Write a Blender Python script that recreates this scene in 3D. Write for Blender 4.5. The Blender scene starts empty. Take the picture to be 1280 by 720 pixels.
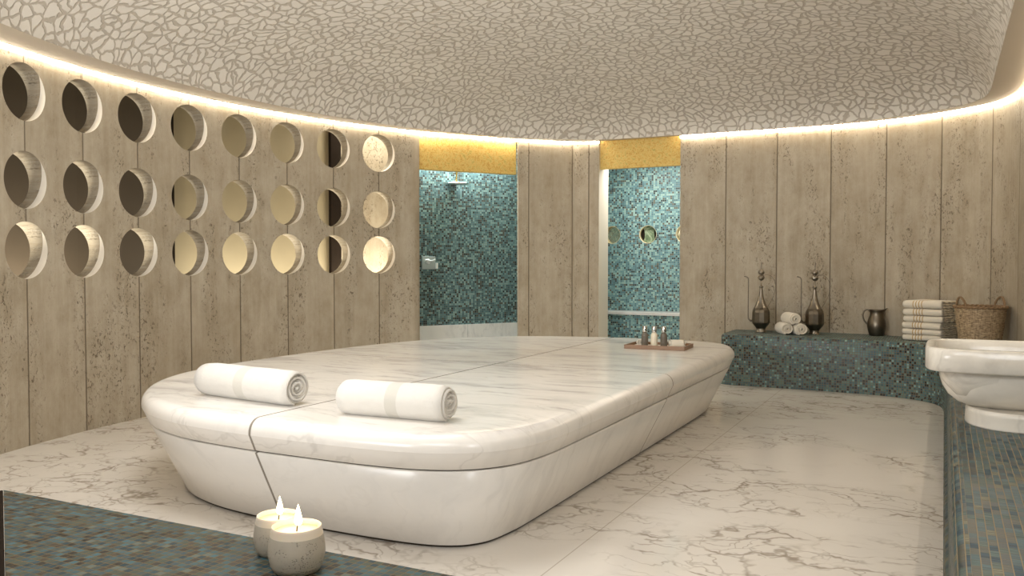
import bpy, bmesh, math, random
from mathutils import Vector, Matrix, noise
random.seed(4)
PI = math.pi
col = bpy.context.scene.collection

# ------------------------------------------------------------------ materials
def lin(c):
    return tuple(((v/12.92) if v <= .04045 else ((v+.055)/1.055)**2.4) for v in c) + (1,)
def rgb(r, g, b):
    return lin((r/255, g/255, b/255))

class NT:
    """tiny node-tree writer"""
    def __init__(s, name):
        s.m = bpy.data.materials.new(name); s.m.use_nodes = True
        s.t = s.m.node_tree; s.t.nodes.clear()
        s.out = s.n('ShaderNodeOutputMaterial'); s.b = s.n('ShaderNodeBsdfPrincipled')
        s.l(s.b.outputs[0], s.out.inputs[0])
    def n(s, typ, **kw):
        o = s.t.nodes.new(typ)
        for k, v in kw.items(): setattr(o, k, v)
        return o
    def l(s, a, b): s.t.links.new(a, b)
    def put(s, sock, v):
        if isinstance(v, bpy.types.NodeSocket): s.l(v, sock)
        else: sock.default_value = v
    def math(s, op, a, b=0., c=0., clamp=False):
        o = s.n('ShaderNodeMath', operation=op, use_clamp=clamp)
        s.put(o.inputs[0], a); s.put(o.inputs[1], b); s.put(o.inputs[2], c); return o.outputs[0]
    def vmath(s, op, a, b=(0, 0, 0), scale=None):
        o = s.n('ShaderNodeVectorMath', operation=op)
        s.put(o.inputs[0], a); s.put(o.inputs[1], b)
        if scale is not None: s.put(o.inputs[3], scale)
        return o.outputs[0]
    def coord(s, kind='Object'): return s.n('ShaderNodeTexCoord').outputs[kind]
    def map(s, v, scale=(1, 1, 1), rot=(0, 0, 0), loc=(0, 0, 0)):
        o = s.n('ShaderNodeMapping'); s.l(v, o.inputs[0])
        o.inputs['Scale'].default_value = scale; o.inputs['Rotation'].default_value = rot; o.inputs['Location'].default_value = loc
        return o.outputs[0]
    def noise(s, v, scale, detail=3., rough=.55, out='Fac', dist=0.):
        o = s.n('ShaderNodeTexNoise'); s.l(v, o.inputs['Vector'])
        o.inputs['Scale'].default_value = scale; o.inputs['Detail'].default_value = detail
        o.inputs['Roughness'].default_value = rough; o.inputs['Distortion'].default_value = dist
        return o.outputs[0] if out == 'Fac' else o.outputs['Color']
    def voro(s, v, scale, feature='F1', dim='3D', rnd=1.):
        o = s.n('ShaderNodeTexVoronoi', feature=feature, voronoi_dimensions=dim); s.l(v, o.inputs['Vector'])
        o.inputs['Scale'].default_value = scale; o.inputs['Randomness'].default_value = rnd; return o
    def ramp(s, f, stops, interp='LINEAR'):
        o = s.n('ShaderNodeValToRGB'); s.put(o.inputs[0], f); e = o.color_ramp.elements; o.color_ramp.interpolation = interp
        while len(e) < len(stops): e.new(.5)
        for k, (p, c) in enumerate(stops):
            e[k].position = p; e[k].color = c if len(c) == 4 else tuple(c)+(1,)
        return o.outputs[0]
    def step(s, f, a, b):
        o = s.n('ShaderNodeMapRange', interpolation_type='SMOOTHSTEP'); s.put(o.inputs[0], f)
        s.put(o.inputs[1], a); s.put(o.inputs[2], b); return o.outputs[0]
    def mix(s, f, a, b, blend='MIX'):
        o = s.n('ShaderNodeMix', data_type='RGBA', blend_type=blend)
        s.put(o.inputs[0], f); s.put(o.inputs[6], a); s.put(o.inputs[7], b); return o.outputs[2]
    def bump(s, h, dist=.01, strength=1., base=None):
        o = s.n('ShaderNodeBump'); o.inputs['Distance'].default_value = dist; o.inputs['Strength'].default_value = strength
        s.put(o.inputs['Height'], h)
        if base is not None: s.l(base, o.inputs['Normal'])
        s.l(o.outputs[0], s.b.inputs['Normal']); return o.outputs[0]
    def set(s, **kw):
        for k, v in kw.items(): s.put(s.b.inputs[k.replace('_', ' ')], v)
        return s.m

def plain(name, c, rough=.5, metal=0., bump=None, var=.0, **kw):
    t = NT(name); o = t.coord()
    if var:
        c2 = tuple(v*(1-var) for v in c[:3])+(1,); c1 = tuple(min(1, v*(1+var)) for v in c[:3])+(1,)
        cc = t.mix(t.noise(o, kw.pop('vscale', 9.), 4.), c2, c1)
    else: cc = c
    if bump: t.bump(t.noise(o, bump[0], 3.), bump[1])
    return t.set(Base_Color=cc, Roughness=rough, Metallic=metal, **kw)

PITCH = .5249
def travertine(name, tint=1., joints=True):
    t = NT(name); uv = t.coord('UV')
    sep = t.n('ShaderNodeSeparateXYZ'); t.l(uv, sep.inputs[0])
    k = t.math('DIVIDE', sep.outputs[0], PITCH); fl = t.math('FLOOR', t.math('ADD', k, .0))
    wn = t.n('ShaderNodeTexWhiteNoise', noise_dimensions='1D'); t.l(fl, wn.inputs['W'])
    # every panel is cut from another part of the block
    comb = t.n('ShaderNodeCombineXYZ'); t.l(sep.outputs[0], comb.inputs[0]); t.l(sep.outputs[1], comb.inputs[1])
    t.l(t.math('MULTIPLY', wn.outputs[0], 37.), comb.inputs[2])
    v = comb.outputs[0]
    g1 = t.noise(t.map(v, (5, .55, 1)), 1., 6., .62, dist=.35)
    g2 = t.noise(t.map(v, (26, 1.5, 1)), 1., 4., .6)
    g3 = t.noise(t.map(v, (1.2, 1.6, 1)), 1., 3.)
    g4 = t.noise(t.map(v, (55, 30, 1)), 1., 4., .7)
    f = t.math('ADD', t.math('ADD', t.math('MULTIPLY', g1, .36), t.math('MULTIPLY', g2, .30)), t.math('ADD', t.math('MULTIPLY', g3, .2), t.math('MULTIPLY', g4, .14)))
    g5 = t.noise(t.map(v, (7, 4.5, 1), loc=(2, 5, 1)), 1., 6., .68)
    f = t.math('ADD', t.math('MULTIPLY', f, .62), t.math('MULTIPLY', g5, .38))
    c = t.ramp(f, [(.36, rgb(156, 143, 122)), (.47, rgb(178, 166, 146)), (.54, rgb(188, 177, 159)), (.64, rgb(200, 191, 175))])
    c = t.mix(t.math('MULTIPLY', wn.outputs[0], .22), c, rgb(160, 146, 124))
    # pits gathered in drifting vertical swarms
    sw = t.step(t.noise(t.map(v, (5.5, 1.1, 1), loc=(3.1, 7.7, 0)), 1., 3., .6), .44, .62)
    pit = t.step(t.noise(t.map(v, (64, 34, 1), loc=(9, 2, 4)), 1., 2., .5, dist=.6), .60, .66)
    pit2 = t.step(t.noise(t.map(v, (26, 15, 1), loc=(1, 4, 8)), 1., 3., .6, dist=.8), .66, .70)
    pit = t.math('MULTIPLY', t.math('MAXIMUM', pit, pit2), sw)
    fine = t.math('MULTIPLY', t.step(t.noise(t.map(v, (150, 70, 1)), 1., 2.), .60, .70), .5)
    pit = t.math('MAXIMUM', pit, t.math('MULTIPLY', fine, t.math('ADD', sw, .25)))
    c = t.mix(t.math('MULTIPLY', pit, .66), c, rgb(88, 72, 52))
    h = t.math('MULTIPLY', pit, -1.)
    if joints:
        fr = t.math('ABSOLUTE', t.math('SUBTRACT', t.math('FRACT', t.math('ADD', k, .5)), .5))
        jn = t.math('SUBTRACT', 1., t.step(fr, .006, .0135))
        c = t.mix(t.math('MULTIPLY', jn, .72), c, rgb(84, 68, 48))
        h = t.math('SUBTRACT', h, jn)
    c = t.mix(1., c, (.86*tint, .862*tint, .85*tint, 1), 'MULTIPLY')
    t.bump(t.math('ADD', h, t.math('MULTIPLY', g2, .25)), .004)
    return t.set(Base_Color=c, Roughness=.62, Specular_IOR_Level=.3)

def mosaic(name, pitch=.023, bright=1., grout=rgb(98, 92, 78), bond=False, streak=False, cols=None, wid=1., gw=.075, spec=.35):
    t = NT(name); uv = t.coord('UV')
    sep = t.n('ShaderNodeSeparateXYZ'); t.l(uv, sep.inputs[0])
    a = t.math('DIVIDE', sep.outputs[0], pitch); b = t.math('DIVIDE', sep.outputs[1], pitch*wid)
    if bond:                                             # courses slide against each other
        w0 = t.n('ShaderNodeTexWhiteNoise', noise_dimensions='1D'); t.l(t.math('FLOOR', a), w0.inputs['W'])
        b = t.math('ADD', b, t.math('MULTIPLY', t.math('ROUND', t.math('MULTIPLY', w0.outputs[0], 3.)), .25))
    ca = t.math('FLOOR', a); cb = t.math('FLOOR', b)
    cm = t.n('ShaderNodeCombineXYZ'); t.l(ca, cm.inputs[0]); t.l(cb, cm.inputs[1])
    wn = t.n('ShaderNodeTexWhiteNoise', noise_dimensions='2D'); t.l(cm.outputs[0], wn.inputs['Vector'])
    cols = cols or [(0, (14, 18, 22)), (.13, (52, 48, 44)), (.19, (58, 90, 96)), (.36, (72, 108, 112)), (.5, (80, 114, 114)), (.62, (60, 92, 104)), (.74, (96, 120, 114)), (.88, (122, 158, 158)), (.95, (40, 64, 74))]
    c = t.ramp(wn.outputs[0], [(p, rgb(*q)) for p, q in cols], 'CONSTANT')
    c = t.mix(t.math('MULTIPLY', t.noise(uv, 3., 2.), .15), c, rgb(56, 82, 88))
    if streak:
        st = t.noise(t.map(uv, (14, 230, 1)), 1., 3., .6)
        c = t.mix(t.step(st, .35, .7), t.mix(1., c, (.5, .5, .48, 1), 'MULTIPLY'), t.mix(1., c, (1.5, 1.45, 1.35, 1), 'MULTIPLY'))
    fa = t.math('ABSOLUTE', t.math('SUBTRACT', t.math('FRACT', a), .5)); fb = t.math('ABSOLUTE', t.math('SUBTRACT', t.math('FRACT', b), .5))
    g = t.math('MAXIMUM', t.step(fa, .5-gw*1.35, .5-gw*.75), t.math('MULTIPLY', t.step(fb, .5-gw*1.35/wid, .5-gw*.75/wid), .45 if bond else 1.))
    if bright != 1.: c = t.mix(1., c, (bright, bright, bright, 1), 'MULTIPLY')
    c2 = t.mix(g, c, grout)
    tl = t.math('MULTIPLY', wn.outputs[0], .25)
    t.bump(t.math('SUBTRACT', 1., g), .0012, .8)
    return t.set(Base_Color=c2, Roughness=t.math('ADD', t.math('MULTIPLY', g, .5), t.math('ADD', tl, .28)), Specular_IOR_Level=spec)

def floor_marble():
    t = NT('floor_marble'); o = t.coord()
    sep = t.n('ShaderNodeSeparateXYZ'); t.l(o, sep.inputs[0])
    w = t.vmath('SUBTRACT', t.noise(o, 1.1, 5., .6, out='Color'), (.5, .5, .5))
    p = t.vmath('ADD', t.map(o, (1., 1.5, 1), rot=(0, 0, .25)), t.vmath('SCALE', w, scale=1.1))
    w2 = t.vmath('SUBTRACT', t.noise(o, 9., 3., .6, out='Color'), (.5, .5, .5))
    p = t.vmath('ADD', p, t.vmath('SCALE', w2, scale=.07))
    v1 = t.math('SUBTRACT', 1., t.step(t.voro(p, 2.3, 'DISTANCE_TO_EDGE').outputs['Distance'], .0, .05))
    v2 = t.math('SUBTRACT', 1., t.step(t.voro(p, 5.2, 'DISTANCE_TO_EDGE').outputs['Distance'], .0, .05))
    m1 = t.step(t.noise(t.map(o, (1, 1.3, 1), loc=(2.3, .4, 0)), .85, 3.), .40, .54)
    m2 = t.step(t.noise(t.map(o, (1, 1.2, 1), loc=(5, 1, 0)), 3.4, 3.), .36, .56)
    v = t.math('MULTIPLY', t.math('MAXIMUM', t.math('MULTIPLY', v1, .8), t.math('MULTIPLY', v2, .55)), t.math('MULTIPLY', m1, m2))
    cloud = t.math('MULTIPLY', t.noise(p, 1.8, 4.), t.math('ADD', t.math('MULTIPLY', m1, .35), .25))
    c = t.mix(cloud, rgb(224, 219, 212), rgb(194, 186, 176))
    c = t.mix(v, c, rgb(134, 121, 106))
    # slab joints
    jx = t.math('SUBTRACT', 1., t.step(t.math('ABSOLUTE', t.math('ADD', sep.outputs[0], 1.366)), .0015, .004))
    jy = t.math('ABSOLUTE', t.math('SUBTRACT', sep.outputs[1], 4.34))
    jy2 = t.math('ABSOLUTE', t.math('SUBTRACT', sep.outputs[1], 7.34))
    jy = t.math('SUBTRACT', 1., t.step(t.math('MINIMUM', jy, jy2), .0015, .004))
    jy = t.math('MULTIPLY', jy, t.math('GREATER_THAN', sep.outputs[0], -1.366))
    c = t.mix(t.math('MULTIPLY', jx, .55), c, rgb(150, 138, 120))
    c = t.mix(t.math('MULTIPLY', jy, .5), c, rgb(236, 230, 220))
    return t.set(Base_Color=c, Roughness=.13, Specular_IOR_Level=.5)

def slab_marble(name, joint=None, streak=1., rough=.21, vein=(140, 137, 136), base=(226, 222, 216)):
    t = NT(name); o = t.coord()
    w = t.vmath('SUBTRACT', t.noise(o, 1.6, 4., .55, out='Color'), (.5, .5, .5))
    p = t.vmath('ADD', o, t.vmath('SCALE', w, scale=.35))
    q = t.map(p, (1.3, 4.4, 1.2), rot=(0, 0, .3))
    n1 = t.noise(q, 1.1, 6., .6); n2 = t.noise(t.map(p, (2.6, 13, 2), rot=(0, 0, .3)), 1., 5., .6)
    s = t.math('ADD', t.math('MULTIPLY', t.step(n1, .47, .74), .46*streak), t.math('MULTIPLY', t.step(n2, .52, .72), .42*streak))
    if joint and streak > .5:                           # the rolled edge is cut along the bed and shows fainter streaks
        z_ = t.n('ShaderNodeSeparateXYZ'); t.l(o, z_.inputs[0]); s = t.math('MULTIPLY', s, t.math('ADD', .3, t.math('MULTIPLY', t.step(z_.outputs[2], .500, .519), .7)))
    c = t.mix(s, rgb(*base), rgb(*vein))
    c = t.mix(t.math('MULTIPLY', t.step(t.math('ABSOLUTE', t.math('SUBTRACT', t.noise(q, .8, 5., .55), .5)), .012, .0), .16*streak), c, rgb(128, 120, 112))
    if joint:
        sep = t.n('ShaderNodeSeparateXYZ'); t.l(o, sep.inputs[0])
        d = t.math('MINIMUM', t.math('ABSOLUTE', t.math('SUBTRACT', sep.outputs[0], joint[0])), t.math('ABSOLUTE', t.math('SUBTRACT', sep.outputs[1], joint[1])))
        j = t.math('SUBTRACT', 1., t.step(d, .0038, .0085))
        c = t.mix(t.math('MULTIPLY', j, .8), c, rgb(96, 84, 66)); t.bump(t.math('MULTIPLY', j, -1.), .003)
    return t.set(Base_Color=c, Roughness=rough, Specular_IOR_Level=.5)

def dome_mat():
    t = NT('dome_relief'); o = t.coord('UV')
    w = t.vmath('SUBTRACT', t.noise(o, 4.4, 3., .55, out='Color'), (.5, .5, .5))
    p = t.vmath('ADD', o, t.vmath('SCALE', w, scale=.19))
    d = t.voro(p, 12.2, 'DISTANCE_TO_EDGE', '2D').outputs['Distance']
    cell = t.step(d, .07, .15)
    sp = t.n('ShaderNodeSeparateColor'); t.l(t.voro(p, 12.2, 'F1', '2D').outputs['Color'], sp.inputs[0])
    c = t.mix(t.math('MULTIPLY', sp.outputs[0], .5), rgb(222, 216, 206), rgb(213, 206, 195))
    c = t.mix(cell, rgb(184, 175, 162), c)
    t.bump(cell, .006, .8)
    return t.set(Base_Color=c, Roughness=.55, Specular_IOR_Level=.25)

def emit(name, c, s):
    t = NT(name); return t.set(Base_Color=(0, 0, 0, 1), Emission_Color=c, Emission_Strength=s, Roughness=1.)

def gold_leaf():
    t = NT('gold_leaf'); o = t.coord()
    n = t.noise(o, 26., 6., .72, dist=.8); n2 = t.noise(o, 90., 3., .7)
    c = t.ramp(t.math('ADD', t.math('MULTIPLY', n, .7), t.math('MULTIPLY', n2, .3)), [(.36, rgb(186, 138, 66)), (.46, rgb(206, 170, 88)), (.53, rgb(222, 194, 118)), (.6, rgb(174, 158, 80)), (.68, rgb(212, 166, 92))])
    t.bump(n2, .003)
    return t.set(Base_Color=c, Roughness=.55, Metallic=.15)

def terry(name, c=(204, 200, 193), band=None, bandcol=(205, 200, 188), stripes=None, bs=420.):
    t = NT(name); o = t.coord(); n = t.noise(o, bs, 2.); n2 = t.noise(o, 30., 3.)
    cc = t.mix(t.math('MULTIPLY', n2, .4), rgb(*c), rgb(*[int(v*.93) for v in c]))
    h = t.math('ADD', n, t.math('MULTIPLY', n2, 2.))
    sep = t.n('ShaderNodeSeparateXYZ'); t.l(o, sep.inputs[0])
    if band:
        f = t.math('LESS_THAN', t.math('ABSOLUTE', t.math('SUBTRACT', sep.outputs[0], band[0])), band[1])
        cc = t.mix(f, cc, rgb(*bandcol))
    if stripes:
        f = None
        for x in stripes:
            g = t.math('LESS_THAN', t.math('ABSOLUTE', t.math('SUBTRACT', sep.outputs[0], x)), .0038)
            f = g if f is None else t.math('MAXIMUM', f, g)
        cc = t.mix(t.math('MULTIPLY', f, .9), cc, rgb(178, 140, 66))
    t.bump(h, .0022, .7)
    return t.set(Base_Color=cc, Roughness=.95, Sheen_Weight=.3, Specular_IOR_Level=.1)

M = {}
M['trav'] = travertine('travertine')
M['trav_plain'] = travertine('travertine_plain', joints=False)
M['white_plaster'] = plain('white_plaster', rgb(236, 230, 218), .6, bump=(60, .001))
M['cream'] = plain('cream_plaster', rgb(214, 204, 186), .6, bump=(40, .001))
M['soffit'] = plain('soffit_plaster', rgb(196, 184, 166), .6, var=.03, vscale=2.)
M['dome'] = dome_mat()
M['floor'] = floor_marble()
M['slab'] = slab_marble('slab_marble', (-2.70, 5.12))
M['slab_side'] = slab_marble('slab_side_marble', (-2.70, 5.12), .3, .2)
M['basin'] = slab_marble('basin_marble', None, .9, .2, (158, 152, 144), (226, 221, 211))
M['ledge'] = slab_marble('ledge_marble', None, .8, .2)
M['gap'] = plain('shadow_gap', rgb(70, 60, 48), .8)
M['mos_bench'] = mosaic('bench_mosaic', .0235, .95)
M['mos_far'] = mosaic('far_bench_mosaic', .0227, 1.0, grout=rgb(112, 102, 84), gw=.085)
M['mos_bond'] = mosaic('bond_mosaic', .0215, .55, bond=True, streak=True, wid=2.1, spec=.2, grout=rgb(140, 126, 102), gw=.055,
    cols=[(0, (40, 62, 74)), (.12, (84, 88, 82)), (.24, (64, 102, 116)), (.42, (80, 116, 128)), (.58, (100, 120, 118)), (.7, (58, 92, 112)), (.84, (108, 132, 134)), (.96, (150, 150, 132))])
M['mos_near'] = mosaic('near_bench_mosaic', .0200, .60, spec=.12, wid=1.0, grout=rgb(122, 108, 82), gw=.06,
    cols=[(0, (34, 32, 30)), (.12, (76, 66, 54)), (.2, (56, 92, 106)), (.38, (74, 96, 98)), (.5, (78, 116, 126)), (.64, (56, 84, 96)), (.78, (98, 108, 98)), (.9, (92, 134, 146)), (.96, (128, 140, 132))])
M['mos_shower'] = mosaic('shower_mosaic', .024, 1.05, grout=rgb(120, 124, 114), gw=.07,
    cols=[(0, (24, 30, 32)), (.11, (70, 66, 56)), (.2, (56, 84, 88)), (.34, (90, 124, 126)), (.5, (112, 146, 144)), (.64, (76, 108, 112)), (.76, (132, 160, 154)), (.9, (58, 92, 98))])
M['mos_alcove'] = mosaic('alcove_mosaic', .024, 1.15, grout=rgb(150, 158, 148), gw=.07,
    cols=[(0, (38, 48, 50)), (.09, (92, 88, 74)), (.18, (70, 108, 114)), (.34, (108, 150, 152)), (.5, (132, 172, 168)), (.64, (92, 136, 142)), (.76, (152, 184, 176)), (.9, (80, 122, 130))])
M['gold'] = gold_leaf()
M['led'] = emit('cove_glow', (1, .88, .70, 1), 44.)
M['gold_metal'] = plain('gold_metal', rgb(206, 170, 104), .25, 1.)
M['pale_gold'] = plain('pale_gold', rgb(240, 224, 184), .35, .4)
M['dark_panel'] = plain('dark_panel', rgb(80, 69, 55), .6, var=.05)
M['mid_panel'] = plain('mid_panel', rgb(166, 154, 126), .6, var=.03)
M['dark_wood'] = plain('dark_wood', rgb(40, 33, 27), .9, Specular_IOR_Level=.05, var=.2, vscale=20.)
M['tray_wood'] = plain('tray_wood', rgb(128, 98, 72), .45, var=.18, vscale=30.)
M['tray_white'] = plain('tray_lining', rgb(214, 206, 192), .5)
M['chrome'] = plain('chrome', rgb(214, 214, 210), .15, 1.)
M['valve'] = plain('brushed_valve', rgb(168, 178, 176), .45, .3)
M['pale_chrome'] = plain('pale_chrome', rgb(236, 236, 230), .3, .2)
M['pewter'] = plain('pewter', rgb(142, 134, 122), .3, 1., var=.25, vscale=25.)
M['pewter_dark'] = plain('pewter_dark', rgb(112, 104, 92), .34, 1., var=.3, vscale=25.)
M['towel'] = terry('towel_white', band=(.0, .035), bandcol=(190, 186, 177))
M['towel2'] = terry('towel_white_second', band=(.018, .03), bandcol=(188, 184, 175))
M['towel_small'] = terry('towel_cream', (222, 214, 198))
M['towel_fold'] = terry('towel_striped', (226, 218, 202), stripes=(-.078, -.052, -.026, .0))
M['fringe'] = terry('towel_fringe', (206, 194, 170))
def wicker():
    t = NT('wicker'); o = t.coord('UV'); n = t.noise(t.map(o, (30, 90, 1)), 1., 3.); n2 = t.noise(t.map(o, (120, 14, 1)), 1., 3.)
    c = t.ramp(t.math('ADD', t.math('MULTIPLY', n, .6), t.math('MULTIPLY', n2, .4)), [(.34, rgb(92, 74, 54)), (.5, rgb(156, 134, 104)), (.64, rgb(196, 174, 140))])
    t.bump(n2, .002); return t.set(Base_Color=c, Roughness=.6)
M['wicker'] = wicker()
M['wicker_dark'] = plain('wicker_dark', rgb(132, 106, 76), .6, var=.3, vscale=60., bump=(120, .003))
def stone_cup():
    t = NT('speckled_stone'); o = t.coord()
    d = t.voro(t.map(o, (1, 1, 1)), 210., 'F1').outputs['Distance']; m = t.step(t.noise(o, 30., 2.), .45, .6)
    dots = t.math('MULTIPLY', t.math('SUBTRACT', 1., t.step(d, .2, .42)), m)
    c = t.mix(t.noise(o, 14., 4.), rgb(206, 198, 184), rgb(184, 175, 160)); c = t.mix(t.math('MULTIPLY', dots, .45), c, rgb(120, 112, 100))
    t.bump(dots, -.0012); return t.set(Base_Color=c, Roughness=.5, Subsurface_Weight=.15, Subsurface_Radius=(.02, .015, .01))
M['cup'] = stone_cup()
M['cup_rim'] = plain('frosted_rim', rgb(232, 220, 202), .35, Emission_Color=(1, .8, .6, 1), Emission_Strength=.05, Subsurface_Weight=.4, Subsurface_Radius=(.03, .02, .01))  # faint emission stands in for flame light through the rim
M['wax'] = plain('wax', rgb(246, 230, 200), .4, Subsurface_Weight=.5, Subsurface_Radius=(.04, .025, .012), Emission_Color=(1, .7, .4, 1), Emission_Strength=.04)  # slight emission stands in for flame light in the wax
M['wick'] = plain('wick', rgb(50, 34, 22), .8)
M['flame'] = emit('flame', (1, .74, .38, 1), 22.)
def glass(name, c, r=.03):
    t = NT(name); return t.set(Base_Color=c, Roughness=r, Transmission_Weight=1., IOR=1.45)
M['bottle_grey'] = plain('bottle_grey', rgb(128, 120, 108), .08, Transmission_Weight=.45, IOR=1.4)
M['bottle_white'] = plain('bottle_milky', rgb(232, 222, 200), .1, Transmission_Weight=.15, IOR=1.4)
M['bottle_clear'] = glass('bottle_clear', rgb(226, 226, 220))
M['mirror'] = plain('mirror_pane', rgb(206, 200, 176), .06, .85)
def green_stone():
    t = NT('green_stone'); o = t.coord(); n = t.noise(o, 9., 5., .6, dist=1.5)
    c = t.ramp(n, [(.3, rgb(60, 74, 56)), (.5, rgb(120, 138, 108)), (.62, rgb(176, 188, 158)), (.8, rgb(90, 100, 70))])
    return t.set(Base_Color=c, Roughness=.15)
M['green'] = green_stone()

# ------------------------------------------------------------------ mesh helpers
class MB:
    def __init__(s): s.bm = bmesh.new(); s.uv = s.bm.loops.layers.uv.new('UVMap')
    def face(s, pts, uvs=None, mi=0, smooth=False):
        vs = [s.bm.verts.new(p) for p in pts]
        f = s.bm.faces.new(vs); f.material_index = mi; f.smooth = smooth
        if uvs:
            for l, u in zip(f.loops, uvs): l[s.uv].uv = u
        return f
    def grid(s, rows, uvs=None, mi=0, smooth=True, close=False):
        """rows: list of equally long point lists"""
        R = len(rows); N = len(rows[0])
        V = [[s.bm.verts.new(p) for p in r] for r in rows]
        for i in range(R-1):
            for j in range(N if close else N-1):
                k = (j+1) % N
                q = [V[i][j], V[i][k], V[i+1][k], V[i+1][j]]
                try: f = s.bm.faces.new(q)
                except ValueError: continue
                f.smooth = smooth; f.material_index = mi
                if uvs:
                    uu = [uvs[i][j], uvs[i][k], uvs[i+1][k], uvs[i+1][j]]
                    for l, u in zip(f.loops, uu): l[s.uv].uv = u
        return V
    def cap(s, ring, mi=0, smooth=False, uv=False):
        f = s.bm.faces.new(ring); f.material_index = mi; f.smooth = smooth
        if uv:
            for l in f.loops: l[s.uv].uv = (l.vert.co.x, l.vert.co.y)
        return f
    def box(s, c, d, mi=0, rot=None, bev=0., uvbox=True):
        b = bmesh.new(); bmesh.ops.create_cube(b, size=1)
        for v in b.verts: v.co = Vector((v.co.x*d[0], v.co.y*d[1], v.co.z*d[2]))
        if bev: bmesh.ops.bevel(b, geom=list(b.edges), offset=bev, segments=2, affect='EDGES', profile=.5)
        mt = Matrix.Translation(c) @ (rot.to_4x4() if rot else Matrix.Identity(4))
        mp = {}
        for v in b.verts: mp[v] = s.bm.verts.new(mt @ v.co)
        for f in b.faces:
            g = s.bm.faces.new([mp[v] for v in f.verts]); g.material_index = mi
            if uvbox:
                n = f.normal
                for l, l0 in zip(g.loops, f.loops):
                    p = l0.vert.co
                    l[s.uv].uv = (p.y, p.z) if abs(n.x) > .7 else ((p.x, p.z) if abs(n.y) > .7 else (p.x, p.y))
        b.free()
    def lathe(s, prof, seg=32, c=(0, 0, 0), mi=0, smooth=True, capb=True, capt=True, sx=1., sy=1., rot0=0.):
        rows = [[(c[0]+r*sx*math.cos(2*PI*j/seg+rot0), c[1]+r*sy*math.sin(2*PI*j/seg+rot0), c[2]+z) for j in range(seg)] for r, z in prof]
        V = s.grid(rows, None, mi, smooth, True)
        if capb and prof[0][0] > 1e-5: s.cap(V[0][::-1], mi)
        if capt and prof[-1][0] > 1e-5: s.cap(V[-1], mi)
    def tube(s, pts, r, seg=10, mi=0, caps=True):
        P = [Vector(p) for p in pts]; n = len(P); rr = r if isinstance(r, (list, tuple)) else [r]*n
        up = None; rows = []
        for i in range(n):
            t = (P[min(i+1, n-1)]-P[max(i-1, 0)]).normalized()
            if up is None:
                up = Vector((0, 0, 1)) if abs(t.z) < .9 else Vector((1, 0, 0))
            a = (up - t*up.dot(t)).normalized(); b = t.cross(a); up = a
            rows.append([tuple(P[i]+(a*math.cos(2*PI*j/seg)+b*math.sin(2*PI*j/seg))*rr[i]) for j in range(seg)])
        V = s.grid(rows, None, mi, True, True)
        if caps: s.cap(V[0][::-1], mi); s.cap(V[-1], mi)
    def build(s, name, mats, parent=None, weld=1e-5, fix=False):
        bmesh.ops.remove_doubles(s.bm, verts=list(s.bm.verts), dist=weld)
        if fix: bmesh.ops.recalc_face_normals(s.bm, faces=list(s.bm.faces))
        me = bpy.data.meshes.new(name); s.bm.to_mesh(me); s.bm.free()
        for m in (mats if isinstance(mats, (list, tuple)) else [mats]): me.materials.append(m)
        o = bpy.data.objects.new(name, me); col.objects.link(o)
        if parent: o.parent = parent
        return o

def catmull(P, n, closed=False):
    P = [Vector(p) for p in P]; N = len(P); out = []
    for i in range(N if closed else N-1):
        g = (lambda k: P[k % N]) if closed else (lambda k: P[max(0, min(N-1, k))])
        a, b, c, d = g(i-1), g(i), g(i+1), g(i+2)
        for k in range(n):
            t = k/n
            out.append(.5*((2*b)+(c-a)*t+(2*a-5*b+4*c-d)*t*t+(3*b-a-3*c+d)*t**3))
    if not closed: out.append(P[-1])
    return out

def tag(o, label, cat, group=None, kind=None):
    o['label'] = label; o['category'] = cat
    if group: o['group'] = group
    if kind: o['kind'] = kind
    return o
def thing(name, label, cat, loc=(0, 0, 0), rz=0., group=None):
    o = bpy.data.objects.new(name, None); col.objects.link(o); o.location = loc; o.rotation_euler = (0, 0, rz); o.empty_display_size = .1
    return tag(o, label, cat, group)
def struct(o, label, cat): return tag(o, label, cat, kind='structure')
def copy_tree(o, parent=None):
    c = o.copy(); col.objects.link(c)
    if parent: c.parent = parent
    for ch in list(o.children): copy_tree(ch, c)
    return c

# ------------------------------------------------------------------ plan of the room
CX, CY, R = -.2, 5.05, 5.36
def arc(th, r=R): return (CX+r*math.cos(math.radians(th)), CY+r*math.sin(math.radians(th)))
H0, DT = 196.07, 5.61
def su(th): return R*math.radians(H0-th)
ZT = 2.66                                   # top of the wall behind the cove

# floor
b = MB(); b.face([(-8, -2.2, 0), (2.2, -2.2, 0), (2.2, 12, 0), (-8, 12, 0)])
struct(b.build('floor', M['floor']), 'polished white marble floor with brown grey veins', 'floor')

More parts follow.
